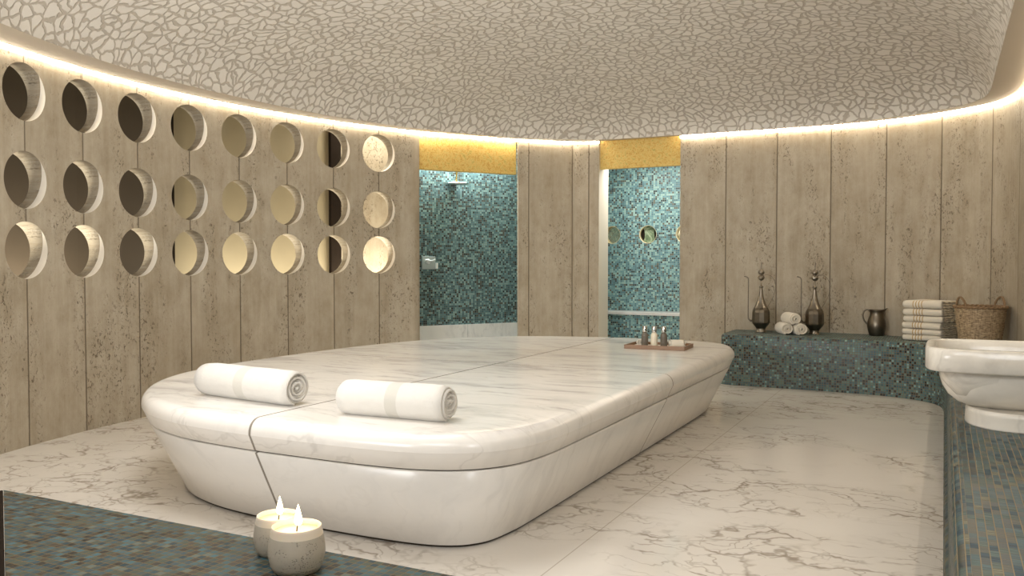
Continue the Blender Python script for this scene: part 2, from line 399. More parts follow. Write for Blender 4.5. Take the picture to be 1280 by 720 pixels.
# left wall: travertine panels with three rows of round openings
ROWS = (1.285, 1.742, 2.313); HR = .188; TH = .14
b = MB()
def wq(th0, th1, z0, z1, n=1, r=R):
    for k in range(n):
        a = th0+(th1-th0)*k/n; c = th0+(th1-th0)*(k+1)/n
        b.face([(*arc(a, r), z0), (*arc(c, r), z0), (*arc(c, r), z1), (*arc(a, r), z1)], [(su(a), z0), (su(c), z0), (su(c), z1), (su(a), z1)], smooth=True)
cells = [H0-DT*k for k in range(8)]
ZB = [1.05, (ROWS[0]+ROWS[1])/2, (ROWS[1]+ROWS[2])/2, 2.54]
wq(226, cells[0]+DT/2, 0, ZT, 8)
SEG = 56
for th in cells:
    wq(th+DT/2, th-DT/2, 0, ZB[0], 2); wq(th+DT/2, th-DT/2, ZB[3], ZT, 2)
    hw = R*math.radians(DT/2)
    for r_ in range(3):
        z0, z1, zc = ZB[r_], ZB[r_+1], ROWS[r_]
        # ring of quads from the circle to the panel's edge, corners included
        angs = sorted(set([2*PI*k/SEG for k in range(SEG)] + [math.atan2(y-zc, x) % (2*PI) for x in (-hw, hw) for y in (z0, z1)]))
        def edge(a):
            c, s = math.cos(a), math.sin(a); t = 1e9
            if abs(c) > 1e-9: t = min(t, hw/abs(c))
            if s > 1e-9: t = min(t, (z1-zc)/s)
            if s < -1e-9: t = min(t, (z0-zc)/s)
            return (t*c, zc+t*s)
        def at(p):
            t_ = th-math.degrees(p[0]/R); return (*arc(t_), p[1]), (su(t_), p[1])
        for i, a in enumerate(angs):
            a2 = angs[(i+1) % len(angs)]
            pts = [(HR*math.cos(a), zc+HR*math.sin(a)), edge(a), edge(a2), (HR*math.cos(a2), zc+HR*math.sin(a2))]
            q = [at(p) for p in pts]
            b.face([x[0] for x in q], [x[1] for x in q], smooth=True)
wq(cells[-1]-DT/2, 151.69, 0, ZT, 2)
# jamb of the first doorway
a0 = arc(151.69); a1 = arc(151.69, R+.16)
b.face([(*a0, 0), (*a1, 0), (*a1, ZT), (*a0, ZT)], [(0.1, 0), (.26, 0), (.26, ZT), (.1, ZT)])
wl = struct(b.build('wall_left', M['trav']), 'curved travertine panel wall with three rows of round openings', 'wall')
# lined openings: a stone tunnel and a white inner lip on the lower side
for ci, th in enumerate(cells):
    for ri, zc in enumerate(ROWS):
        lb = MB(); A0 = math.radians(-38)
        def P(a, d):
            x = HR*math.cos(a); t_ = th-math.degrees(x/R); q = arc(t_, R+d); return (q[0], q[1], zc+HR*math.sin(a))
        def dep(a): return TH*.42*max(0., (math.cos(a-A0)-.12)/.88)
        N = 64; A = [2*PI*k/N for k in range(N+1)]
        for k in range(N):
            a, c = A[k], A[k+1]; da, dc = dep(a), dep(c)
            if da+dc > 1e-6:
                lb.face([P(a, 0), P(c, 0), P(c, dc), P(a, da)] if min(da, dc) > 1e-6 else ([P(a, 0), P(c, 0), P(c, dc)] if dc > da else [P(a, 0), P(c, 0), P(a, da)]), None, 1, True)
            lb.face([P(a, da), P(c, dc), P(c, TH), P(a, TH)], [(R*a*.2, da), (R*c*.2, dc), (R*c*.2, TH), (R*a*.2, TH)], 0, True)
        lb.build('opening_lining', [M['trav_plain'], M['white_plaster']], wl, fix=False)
# back skin of the thick wall
b = MB()
# corridor behind the openings
RC = 6.0
def cw(t0, t1, mi, n=4):
    for k in range(n):
        a = t0+(t1-t0)*k/n; c = t0+(t1-t0)*(k+1)/n
        b.face([(*arc(a, RC), .6), (*arc(c, RC), .6), (*arc(c, RC), 2.9), (*arc(a, RC), 2.9)], [(su(a), .6), (su(c), .6), (su(c), 2.9), (su(a), 2.9)], mi)
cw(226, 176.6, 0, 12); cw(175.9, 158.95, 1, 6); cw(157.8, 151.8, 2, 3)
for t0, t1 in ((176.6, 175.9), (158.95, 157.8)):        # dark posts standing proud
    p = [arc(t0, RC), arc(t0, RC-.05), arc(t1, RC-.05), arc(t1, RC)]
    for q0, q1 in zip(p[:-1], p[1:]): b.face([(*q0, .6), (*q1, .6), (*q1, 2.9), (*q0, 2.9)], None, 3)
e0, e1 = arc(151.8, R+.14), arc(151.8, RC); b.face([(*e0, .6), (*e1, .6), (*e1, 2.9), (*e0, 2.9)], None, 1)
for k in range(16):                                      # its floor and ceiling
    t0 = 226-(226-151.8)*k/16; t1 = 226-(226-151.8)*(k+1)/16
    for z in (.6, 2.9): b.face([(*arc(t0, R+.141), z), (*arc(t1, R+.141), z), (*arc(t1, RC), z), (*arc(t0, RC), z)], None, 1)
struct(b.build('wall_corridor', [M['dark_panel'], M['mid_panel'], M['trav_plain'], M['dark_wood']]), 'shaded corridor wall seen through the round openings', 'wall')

# wall pieces around the two doorways
THE = 131.77
b = MB()
def piece(pts, z0, z1, u0):
    u = u0
    for p, q in zip(pts[:-1], pts[1:]):
        l = math.dist(p, q); b.face([(*p, z0), (*q, z0), (*q, z1), (*p, z1)], [(u, z0), (u+l, z0), (u+l, z1), (u, z1)]); u += l
pc = [arc(139.02-(139.02-THE)*k/6) for k in range(7)]
piece([arc(139.02, R+.025)]+[pc[0]], 0, ZT, .1)
piece(pc, 0, ZT, -R*math.radians(139.02-137.64))
piece([pc[-1], (-3.50, 9.12)], 0, ZT, -.165)
struct(b.build('wall_back', M['trav']), 'narrow travertine wall between the two doorways', 'wall')
b = MB(); piece([(-3.50, 9.12), (-3.50, 9.42)], 0, ZT, .1)
struct(b.build('trim_1', M['cream']), 'pale reveal on the left of the second doorway', 'door reveal')
b = MB()
far = [Vector((-2.57, 9.15)), Vector((-2.0, 9.15)), Vector((-1.5, 9.15))] + catmull([(-1.3, 9.15), (-.95, 9.14), (-.5, 9.05), (0, 8.82), (.36, 8.5), (.51, 8.12), (.56, 7.7), (.56, 7.2)], 7)
piece([(-2.57, 9.42)]+[far[0]], 0, ZT, .1)
piece([tuple(v) for v in far], 0, ZT, -.494)
struct(b.build('wall_right', M['trav']), 'curving travertine panel wall above the long mosaic bench', 'wall')
b = MB(); piece([(.56, 7.2), (.56, -1.0)], 0, ZT, .2); piece([(.56, -1.), (-3.92, -1.), arc(226)], 0, ZT, .3)
struct(b.build('wall_front', M['trav']), 'travertine wall on the near side of the room', 'wall')

# ------------------------------------------------------------------ ceiling: ring soffit, cove strip, dome
outer = [arc(226-(226-133.2)*k/50, R-.04) for k in range(51)] + [(-3.66, 9.08), (-3.3, 9.07), (-2.0, 9.07)] + \
        [tuple(v) for v in catmull([(-1.3, 9.07), (-.95, 9.06), (-.5, 8.97), (-.02, 8.74), (.32, 8.44), (.46, 8.1), (.51, 7.7), (.51, 7.0)], 7)] + [(.51, 3.5), (.51, -.95), (-3.88, -.95)]
def marg(th): return .045 + .25*max(0, min(1, (th-133)/42))
inner_c = [arc(226-(226-141)*k/40, R-.04-marg(226-(226-141)*k/40)) for k in range(41)]
inner = catmull(inner_c + [(-3.72, 8.78), (-3.36, 8.97), (-2.9, 9.0), (-2.0, 9.0), (-1.3, 8.99), (-.9, 8.95), (-.45, 8.82), (-.05, 8.6), (.18, 8.35), (.28, 8.08), (.31, 7.7), (.31, 7.0), (.31, 3.5), (.31, .2), (.2, -.4), (-.2, -.7), (-3.0, -.7), (-3.5, -.5)], 4, True)
inner = [tuple(v) for v in inner]
def resample(P, n):
    P = [Vector(p) for p in P]; P.append(P[0]); L = [0]
    for i in range(1, len(P)): L.append(L[-1]+(P[i]-P[i-1]).length)
    out = []; j = 0
    for k in range(n):
        t = L[-1]*k/n
        while L[j+1] < t: j += 1
        f = (t-L[j])/max(1e-9, L[j+1]-L[j]); out.append(P[j].lerp(P[j+1], f))
    return out
ZC = 2.57
b = MB()
bm2 = b.bm                                   # flat ring filled between the two outlines
vo = [bm2.verts.new((x, y, ZC)) for x, y in outer]; vi = [bm2.verts.new((x, y, ZC)) for x, y in inner]
es = [bm2.edges.new((L[i], L[(i+1) % len(L)])) for L in (vo, vi) for i in range(len(L))]
bmesh.ops.triangle_fill(bm2, edges=es, use_beauty=True, use_dissolve=False)
b.grid([[(x, y, ZC) for x, y in outer], [(x, y, ZC+.07) for x, y in outer]], None, 0, False, True)
struct(b.build('trim_2', M['soffit']), 'plain flat ceiling ring around the patterned dome', 'ceiling ring')
# lid closing the cove above
b = MB(); b.face([(-7.5, -2, ZT), (1.5, -2, ZT), (1.5, 12, ZT), (-7.5, 12, ZT)][::-1])
bm2 = b.bm
b2 = MB()
wallout = [arc(226-(226-THE)*k/50, R+.02) for k in range(51)] + [(-3.50, 9.2), (-2.57, 9.2)] + [(v.x+.0, v.y+.05) for v in far[1:]] + [(.62, 7.2), (.62, -1.06), (-3.95, -1.06)]
vo = [b2.bm.verts.new((x, y, ZT-.01)) for x, y in wallout]; vi = [b2.bm.verts.new((x, y, ZT-.01)) for x, y in outer]
es = [b2.bm.edges.new((L[i], L[(i+1) % len(L)])) for L in (vo, vi) for i in range(len(L))]
bmesh.ops.triangle_fill(b2.bm, edges=es, use_beauty=True, use_dissolve=False)
b.bm.free()
struct(b2.build('trim_3', M['cream']), 'pale top of the lighting cove', 'cove')
# dome
IN = resample(inner, 240); C0 = Vector((-2.3, 4.3)); RISE = .72
rows = []
for k in range(41):
    f = 1-math.cos(k/40*PI/2) if k else 0
    t = f; z = ZC+RISE*math.sqrt(max(0, 1-(1-t)**2))
    rows.append([(*(p.lerp(C0, min(t, .9999))), z) for p in IN])
UVD = []; acc = [0.]*240
for k in range(40, -1, -1):                               # pattern laid out from the crown
    if k < 40: acc = [acc[j]+(Vector(rows[k][j])-Vector(rows[k+1][j])).length for j in range(240)]
    UVD.insert(0, [tuple(C0+(Vector(rows[k][j]).xy-C0).normalized()*acc[j]) for j in range(240)])
b = MB(); b.grid(rows, UVD, 0, True, True)
struct(b.build('ceiling', M['dome'], weld=1e-4), 'domed ceiling with raised pebble relief pattern', 'ceiling')
# cove strips
def strip(pts, name, label):
    b = MB(); P = [Vector(p) for p in pts]; rows = [[], [], []]
    for i in range(len(P)):
        t = (P[min(i+1, len(P)-1)]-P[max(i-1, 0)]).normalized(); n = Vector((t.y, -t.x))      # towards the room
        a = P[i]+n*.003; c = P[i]+n*.020
        rows[0].append((a.x, a.y, 2.554)); rows[1].append((c.x, c.y, 2.566)); rows[2].append((a.x, a.y, 2.585))
    b.grid(rows, None, 0, False); return tag(b.build(name, M['led']), label, 'light strip', 'cove light strips')
strip([arc(226-(226-THE)*k/60) for k in range(61)]+[(-3.50, 9.12)], 'light_strip', 'warm glowing cove light strip along the wall with round openings')
strip([tuple(v) for v in far]+[(.56, 3.0), (.56, -.9)], 'light_strip', 'warm glowing cove light strip above the ewers and basket')

# ------------------------------------------------------------------ first doorway: shower
A = Vector(arc(151.69)); B = Vector(arc(139.02)); T = (B-A).normalized(); N_ = Vector((-T.y, T.x))
def sp(s, d): return A+T*s+N_*d
def vquad(b, p, q, z0, z1, mi=0, u0=0.):
    l = (Vector(q)-Vector(p)).length
    b.face([(p[0], p[1], z0), (q[0], q[1], z0), (q[0], q[1], z1), (p[0], p[1], z1)], [(u0, z0), (u0+l, z0), (u0+l, z1), (u0, z1)], mi)
b = MB()
s0, s1, D = -.02, 2.1, .95
vquad(b, sp(s0, .155), sp(s0, D), 0, 2.75); vquad(b, sp(s0, D), sp(s1, D), 0, 2.75); vquad(b, sp(s1, D), sp(s1, .155), 0, 2.75)
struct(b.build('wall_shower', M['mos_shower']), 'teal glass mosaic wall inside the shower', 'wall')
b = MB(); b.face([(*sp(s0, .0), 2.72), (*sp(s1, .0), 2.72), (*sp(s1, D), 2.72), (*sp(s0, D), 2.72)])
struct(b.build('ceiling_shower', M['cream']), 'plain ceiling inside the shower', 'ceiling')
b = MB()
vquad(b, sp(s0, D-.03), sp(1.0, D-.03), 0, .465); vquad(b, sp(1.003, D-.03), sp(s1, D-.03), 0, .465)
b.face([(*sp(s0, D-.03), .465), (*sp(s1, D-.03), .465), (*sp(s1, D), .465), (*sp(s0, D), .465)])
struct(b.build('baseboard_shower', M['ledge']), 'white marble skirting under the shower mosaic', 'skirting')
def gold(p, q, z0, z1, n, label, name):
    b = MB(); p = Vector(p); q = Vector(q); n = Vector(n)
    r = [(p, z0), (q, z0), (q, z1), (p, z1)]
    f = [(v.x, v.y, z) for v, z in r]; k = [(v.x+n.x*.06, v.y+n.y*.06, z) for v, z in r]
    b.face(f); b.face([f[1], f[0], k[0], k[1]]); b.face(k[::-1])
    return struct(b.build(name, M['gold']), label, 'panel')
gold(sp(0, .045), sp((B-A).length, .045), 2.19, 2.64, N_, 'mottled gold panel over the shower doorway', 'trim_4')
gold((-3.50, 9.16), (-2.57, 9.17), 2.265, 2.64, (0, 1), 'mottled gold panel over the alcove doorway', 'trim_5')
# shower head
sh = thing('rain_shower', 'round chrome rain shower rose on a short drop pipe', 'shower', (*sp(.80, .80), 2.13))
b = MB(); b.lathe([(.012, .014), (.145, .01), (.155, 0), (.15, -.01), (.0, -.011)], 40, capb=True); b.build('spray_plate', M['chrome'], sh)
b = MB(); b.lathe([(.011, .012), (.011, .56)], 16); b.lathe([(.03, .56), (.035, .59)], 20); b.build('drop_pipe', M['gold_metal'], sh)
ang = math.atan2(T.y, T.x)
sv = thing('shower_valve', 'square chrome shower valve with lever on teal mosaic', 'shower valve', (*sp(.50, D-.002), 1.205), ang)
b = MB(); b.box((0, -.012, 0), (.17, .022, .15), bev=.004); b.build('plate', M['valve'], sv)
b = MB(); b.lathe([(.028, 0), (.03, .03), (.024, .045), (0, .046)], 20); o = b.build('knob', M['pale_chrome'], sv); o.rotation_euler = (PI/2, 0, 0); o.location = (-.02, -.02, .015)
b = MB(); b.tube([(0, 0, 0), (.05, -.02, .01), (.075, -.025, .03)], [.012, .01, .006]); b.tube([(0, 0, 0), (-.04, -.02, .02), (-.06, -.03, .0)], [.012, .009, .006]); o = b.build('lever', M['pale_chrome'], sv); o.location = (-.02, -.06, .015)
b = MB(); b.box((0, 0, 0), (.022, .05, .07), bev=.004); o = b.build('hose_outlet', M['pale_chrome'], sv); o.location = (.093, -.03, -.035)

# ------------------------------------------------------------------ second doorway: alcove
b = MB()
vquad(b, (-3.95, 9.42), (-3.95, 10.4), 0, 2.75); vquad(b, (-2.3, 10.4), (-2.3, 9.42), 0, 2.75)
WX = (-3.81, -3.332, -2.86); WZ = 1.562; WR = .109
ed = [-3.95, -3.60, -3.10, -2.60, -2.3]
vquad(b, (-3.95, 10.4), (-2.3, 10.4), 0, WZ-.2, 0, -3.95); vquad(b, (-3.95, 10.4), (-2.3, 10.4), WZ+.2, 2.75, 0, -3.95); vquad(b, (-2.6, 10.4), (-2.3, 10.4), WZ-.2, WZ+.2, 0, -2.6)
for q, wx in enumerate(WX):
    x0, x1 = ed[q], ed[q+1]
    angs = sorted(set([2*PI*k/48 for k in range(48)] + [math.atan2(z, x) % (2*PI) for x in (x0-wx, x1-wx) for z in (-.2, .2)]))
    def edge2(a):
        c, s_ = math.cos(a), math.sin(a); t_ = 1e9
        if abs(c) > 1e-9: t_ = min(t_, ((x1-wx) if c > 0 else (x0-wx))/c)
        if abs(s_) > 1e-9: t_ = min(t_, .2/abs(s_))
        return (wx+t_*c, WZ+t_*s_)
    for k, a in enumerate(angs):
        a2 = angs[(k+1) % len(angs)]
        pp = [(wx+WR*math.cos(a), WZ+WR*math.sin(a)), edge2(a), edge2(a2), (wx+WR*math.cos(a2), WZ+WR*math.sin(a2))]
        b.face([(x, 10.4, z) for x, z in pp], pp)
vquad(b, (-2.3, 9.42), (-2.57, 9.42), 0, 2.75); vquad(b, (-3.5, 9.42), (-3.95, 9.42), 0, 2.75)
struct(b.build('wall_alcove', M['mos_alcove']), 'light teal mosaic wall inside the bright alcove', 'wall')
b = MB(); b.face([(-3.95, 9.2, 2.42), (-2.3, 9.2, 2.42), (-2.3, 10.4, 2.42), (-3.95, 10.4, 2.42)])
struct(b.build('ceiling_alcove', M['white_plaster']), 'white ceiling inside the alcove', 'ceiling')
t = thing('alcove_bench', 'teal mosaic bench with white marble ledge inside the alcove', 'bench', (-3.12, 10.25, 0))
b = MB(); b.box((0, .005, .28), (1.64, .28, .56)); b.build('bench_body', M['mos_alcove'], t)
b = MB(); b.box((0, -.005, .58), (1.64, .3, .04), bev=.006); b.build('ledge', M['ledge'], t)
for x, mat, lab in ((-3.81, 'mirror', 'round gold rimmed opening cut off by the left jamb of the alcove doorway'), (-3.332, 'green', 'round gold rimmed opening with mottled green pane in alcove centre'), (-2.86, 'mirror', 'round gold rimmed opening half hidden by the right jamb of the alcove doorway')):
    t = thing('round_window', lab, 'round window', (x, 10.4, WZ), 0, 'gold rimmed round windows in the alcove')
    b = MB(); b.lathe([(WR+.004, .004), (WR-.001, .004), (WR-.001, -.07), (WR+.003, -.07)], 48, capb=False, capt=False); o = b.build('rim', M['pale_gold'], t); o.rotation_euler = (PI/2, 0, 0)
    b = MB(); b.lathe([(WR+.003, -.068), (.05, -.068), (0, -.068)], 48, capb=False); o = b.build('pane', M[mat], t); o.rotation_euler = (PI/2, 0, 0)
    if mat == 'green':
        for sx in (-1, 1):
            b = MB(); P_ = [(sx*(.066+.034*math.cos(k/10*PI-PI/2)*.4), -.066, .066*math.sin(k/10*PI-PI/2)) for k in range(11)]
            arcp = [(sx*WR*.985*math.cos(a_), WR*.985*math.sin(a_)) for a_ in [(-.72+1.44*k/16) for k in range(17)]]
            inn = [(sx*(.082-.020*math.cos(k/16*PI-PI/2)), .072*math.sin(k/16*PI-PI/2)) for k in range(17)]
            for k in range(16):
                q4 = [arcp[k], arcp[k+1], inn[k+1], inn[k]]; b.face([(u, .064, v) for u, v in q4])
            b.build('dark_shape', M['dark_wood'], t, fix=True)  # dark shapes over the left and right of the green pane

# ------------------------------------------------------------------ heated marble slab
RIDGE = [(-1.476, 3.62), (-1.476, 4.5), (-1.476, 5.4), (-1.476, 6.2), (-1.482, 6.75), (-1.515, 7.02), (-1.62, 7.26), (-1.82, 7.42), (-2.1, 7.48), (-2.4, 7.49), (-2.75, 7.46), (-3.15, 7.37), (-3.52, 7.215), (-3.83, 6.99), (-4.05, 6.68), (-4.19, 6.33), (-4.28, 6.0), (-4.332, 5.69), (-4.36, 5.4), (-4.374, 5.1), (-4.376, 4.8), (-4.37, 4.5), (-4.345, 4.19), (-4.265, 3.82), (-4.1, 3.49), (-3.85, 3.2), (-3.55, 2.985), (-3.2, 2.86), (-2.8, 2.81), (-2.45, 2.80), (-2.15, 2.803), (-1.92, 2.825), (-1.76, 2.875), (-1.63, 2.965), (-1.53, 3.12), (-1.487, 3.34)]
RG = resample([tuple(v) for v in catmull(RIDGE, 8, True)], 320)
def ring(o):
    n = len(RG); out = []
    for i in range(n):
        t = (RG[(i+2) % n]-RG[i-2]).normalized(); out.append(RG[i]+Vector((-t.y, t.x))*o)   # inward = left of travel
    return out
def loft(b, prof, smooth=True, top=False, bottom=False):
    rows = [[(p.x, p.y, z) for p in ring(o)] for o, z in prof]
    V = b.grid(rows, None, 0, smooth, True)
    if top: b.cap(V[-1])
    if bottom: b.cap(V[0][::-1])
slab = thing('marble_slab', 'large white marble massage slab with rounded corners and sloping sides', 'massage slab', (-2.7, 5.12, 0))
def sl(o): o.parent = slab; o.matrix_parent_inverse = Matrix.Translation((2.7, -5.12, 0)); return o
b = MB(); loft(b, [(.212, .012), (.038, .362), (.046, .366), (.07, .366)]); sl(b.build('base', M['slab_side']))
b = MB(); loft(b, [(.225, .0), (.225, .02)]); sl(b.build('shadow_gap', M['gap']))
b = MB(); loft(b, [(.056, .36), (.056, .38)]); sl(b.build('groove', M['gap']))
prof = [(.08, .373), (.04, .373), (.033, .377), (.006, .436), (0, .448), (0, .458)] + [(.062*(1-math.cos(k/8*PI/2)), .458+.062*math.sin(k/8*PI/2)) for k in range(1, 9)] + [(.10, .5205)]
b = MB(); loft(b, prof, True, True)
for e in b.bm.edges:
    if all(abs(v.co.z-.448) < .001 or abs(v.co.z-.436) < .0001 for v in e.verts) and abs(e.verts[0].co.z-e.verts[1].co.z) < 1e-5: e.smooth = False
sl(b.build('top', M['slab']))

# ------------------------------------------------------------------ mosaic benches
BH = .5
def bench_front(b, path, mi, prof, swap=False):
    P = [Vector(p) for p in path]; L = [0]
    for i in range(1, len(P)): L.append(L[-1]+(P[i]-P[i-1]).length)
    V = [0]
    for i in range(1, len(prof)): V.append(V[-1]+math.dist(prof[i], prof[i-1]))
    rows = []; uvs = []
    for k, (o, z) in enumerate(prof):
        r = []
        for i in range(len(P)):
            t0 = (P[i]-P[i-1]).normalized() if i else (P[1]-P[0]).normalized(); t1 = (P[i+1]-P[i]).normalized() if i < len(P)-1 else t0
            t = (t0+t1).normalized(); n = Vector((-t.y, t.x)); q = P[i]+n*o; r.append((q.x, q.y, z))
        rows.append(r); uvs.append([(V[k], L[i]) if swap else (L[i], V[k]) for i in range(len(P))])
    b.grid(rows, uvs, mi, True)
    return [(x, y) for x, y, z in rows[-1]]
PROF = [(-.018, 0), (-.016, .016), (0, .034), (0, BH-.035)] + [(.035*(1-math.cos(k/5*PI/2)), BH-.035+.035*math.sin(k/5*PI/2)) for k in range(1, 6)]
path1 = [(-1.99, 9.14), (-1.99, 8.62), (-1.978, 8.56), (-1.95, 8.52), (-1.9, 8.50), (-1.5, 8.487)] + [tuple(v) for v in catmull([(-1.15, 8.475), (-.8, 8.455), (-.5, 8.415), (-.25, 8.32), (-.08, 8.17), (.005, 7.98), (.03, 7.72)], 6)]
path2 = [(.03, 7.72), (.03, 6.5), (.03, 5), (.03, 3.5), (.03, 2), (.03, .4)]
t = thing('mosaic_bench', 'long teal mosaic bench under the ewers, towels and basket, curving to the right', 'bench', (-1., 8.8, 0))
def keep(o, par, loc): o.parent = par; o.matrix_parent_inverse = Matrix.Translation((-loc[0], -loc[1], -loc[2])); return o
def topface(b, loop, mi):
    f = b.bm.faces.new([b.bm.verts.new((x, y, BH)) for x, y in loop]); f.material_index = mi
    for l in f.loops: l[b.uv].uv = (l.vert.co.x, l.vert.co.y)
    r = bmesh.ops.triangulate(b.bm, faces=[f])
b = MB(); e = bench_front(b, path1, 0, PROF)
wallback = [tuple(v) for v in far if v.y > 7.72 and v.x > -1.99]
topface(b, e+[(.56, 7.72)]+wallback[::-1][0:]+[(-1.955, 9.15)], 0)
keep(b.build('curved_seat', M['mos_far']), t, (-1., 8.8, 0))
b = MB(); e = bench_front(b, path2, 0, PROF, True)
topface(b, e+[(.56, .4), (.56, 7.72)], 0)
o = keep(b.build('straight_seat', M['mos_bond']), t, (-1., 8.8, 0)); o['label'] = 'straight run of larger streaked teal tiles under the basin'
# near bench
t = thing('mosaic_bench', 'teal and brown mosaic bench in front carrying the two lit candles', 'bench', (-1.2, 1.2, 0))
b = MB()
pth = [(-2.59, 1.64), (0, 1.64)]                          # far edge, its face looks at the slab
loop = [(-2.585, 1.636), (-1.872, 1.186), (-1.3, .82), (-.0, .5), (-.0, 1.636)]
f = b.bm.faces.new([b.bm.verts.new((x, y, BH)) for x, y in loop])
for l in f.loops: l[b.uv].uv = (l.vert.co.x, l.vert.co.y)
keep(b.build('seat_top', M['mos_near']), t, (-1.2, 1.2, 0))
b = MB()
for p, q in zip(loop, loop[1:]+loop[:1]): vquad(b, p, q, 0, BH)
keep(b.build('seat_side', M['mos_near']), t, (-1.2, 1.2, 0))
b = MB(); d = (Vector((-1.872, 1.186))-Vector((-2.585, 1.636))); L_ = d.length; mid = Vector((-2.2285, 1.411))+Vector((-.535, -.845))*.027
b.box((0, 0, .249), (L_+1.2, .05, .498), bev=.003)
o = b.build('end_panel', M['dark_wood']); tag(o, 'dark timber panel closing the left end of the near mosaic bench', 'panel'); o.location = (mid.x+.50, mid.y-.315, 0); o.rotation_euler = (0, 0, math.atan2(d.y, d.x))

# ------------------------------------------------------------------ basin on the right bench
bc = Vector((.33, 4.33)); bt = thing('marble_basin', 'white marble washbasin with thick rim on a low pedestal on the right bench', 'basin', (bc.x, bc.y, BH))
def sup(hw, hd, z, n=4., N=120):
    out = []
    for k in range(N):
        a = 2*PI*k/N; c, s = math.cos(a), math.sin(a)
        r = (abs(c/hw)**n+abs(s/hd)**n)**(-1/n); out.append((min(r*c, .225), r*s, z))
    return out
def shell(name, prof, n, capb=False, capt=False):
    b = MB(); V = b.grid([sup(.4-o, .3-o*.95, z, n) for o, z in prof], None, 0, True, True)
    if capb: b.cap(V[0][::-1])
    if capt: b.cap(V[-1])
    return b.build(name, M['basin'], bt)
shell('bowl', [(.2, .068), (.165, .075), (.125, .092), (.09, .122), (.068, .16), (.056, .2), (.052, .236), (.052, .262)], 3.0, capb=True)
shell('rim', [(.06, .243), (.008, .238), (0, .246), (0, .328), (.006, .337), (.012, .338), (.034, .338), (.04, .332), (.045, .30), (.06, .2), (.11, .13), (.2, .11)], 5.5, capt=True)
b = MB(); V = b.grid([sup(.24*k, .27*k, z, 2.4) for k, z in ((1.0, 0), (1.0, .006), (.985, .05), (.99, .056), (.97, .075))], None, 0, True, True); b.cap(V[0][::-1]); b.cap(V[-1]); b.build('pedestal', M['basin'], bt)

# ------------------------------------------------------------------ rolled towels
def roll(r, L, turns, th, seed, mat, name='rolled_towel'):
    """spiral-wound cloth, axis along x"""
    rnd = random.Random(seed); b = MB(); N = 44; n = int(N*turns)
    r0 = r-turns*th*1.08
    def rad(i): return max(.004, r0+(r-r0)*i/n)
    K = 13; xs = [-L/2+L*k/(K-1) for k in range(K)]
    rows_o = []; rows_i = []
    gap = .86
    ph = -PI/2-.25-2*PI*turns
    for k, x in enumerate(xs):
        ro = []; ri = []
        e = 1.0
        d = min(x+L/2, L/2-x)
        pinch = 1-.10*math.exp(-(d/.022)**2)*0.6
        for i in range(n+1):
            a = 2*PI*i/N+ph; rr = rad(i)*pinch
            rr *= 1+.018*math.sin(2*a+ph)+.010*noise.noise(Vector((x*9, math.cos(a)*1.5+seed, math.sin(a)*1.5)))*2
            ex = (.010*math.sin(i/N*3.1+seed)+.006*math.sin(i/N*7.3))*(1 if k in (0, K-1) else 0)*(-1 if k == 0 else 1)
            tail = 1.0
            ri_ = max(.002, rr-th*gap)
            zz = rr*math.sin(a); zi = ri_*math.sin(a)
            fl = -r*.93
            ro.append((x+ex, rr*math.cos(a), max(fl, zz))); ri.append((x+ex*.8, ri_*math.cos(a), max(fl+.004, zi)))
        rows_o.append(ro); rows_i.append(ri)
    b.grid(rows_o, None, 0, True); b.grid([q for q in rows_i[::-1]], None, 0, True)
    for k in (0, K-1): b.grid([rows_o[k], rows_i[k]] if k else [rows_i[k], rows_o[k]], None, 0, True)
    for i in (0, n): b.grid([[rows_o[k][i] for k in range(K)], [rows_i[k][i] for k in range(K)]], None, 0, True)
    return b.build(name, mat, fix=True), r*.93
def place(o, p, q, zc):
    d = Vector(q)-Vector(p); m = (Vector(p)+Vector(q))/2; o.location = (m.x, m.y, zc); o.rotation_euler = (0, 0, math.atan2(d.y, d.x)); return o
o, h = roll(.089, .66, 6.5, .0115, 1, M['towel']); place(o, (-3.41, 3.255), (-2.75, 3.175), .52+h)
tag(o, 'white rolled towel on the marble slab, lying left of the joint between the panels', 'towel', 'rolled towels on the slab')
o, h = roll(.084, .535, 6.5, .011, 5, M['towel2']); place(o, (-2.41, 3.125), (-1.90, 3.145), .52+h)
tag(o, 'white rolled towel on the slab front corner, the right of the two', 'towel', 'rolled towels on the slab')

# small rolled towels on the far bench, axis towards the room
sm = []
rs = .062
for k, (x, y, z, lab) in enumerate(((-1.452, 8.70, BH+.93*rs, 'small cream rolled towel at lower left of the pile of three'), (-1.322, 8.69, BH+.93*rs, 'small cream rolled towel at lower right of the pile of three'), (-1.387, 8.70, BH+.93*rs+1.62*rs, 'small cream rolled towel lying on top of the pile of three'))):
    o, h = roll(rs, .26, 3.6, .0125, 11+k, M['towel_small']); o.location = (x+.04, y+.08, z); o.rotation_euler = (0, 0, -PI/2+.42+.05*k)
    tag(o, lab, 'towel', 'rolled towels on the far bench')

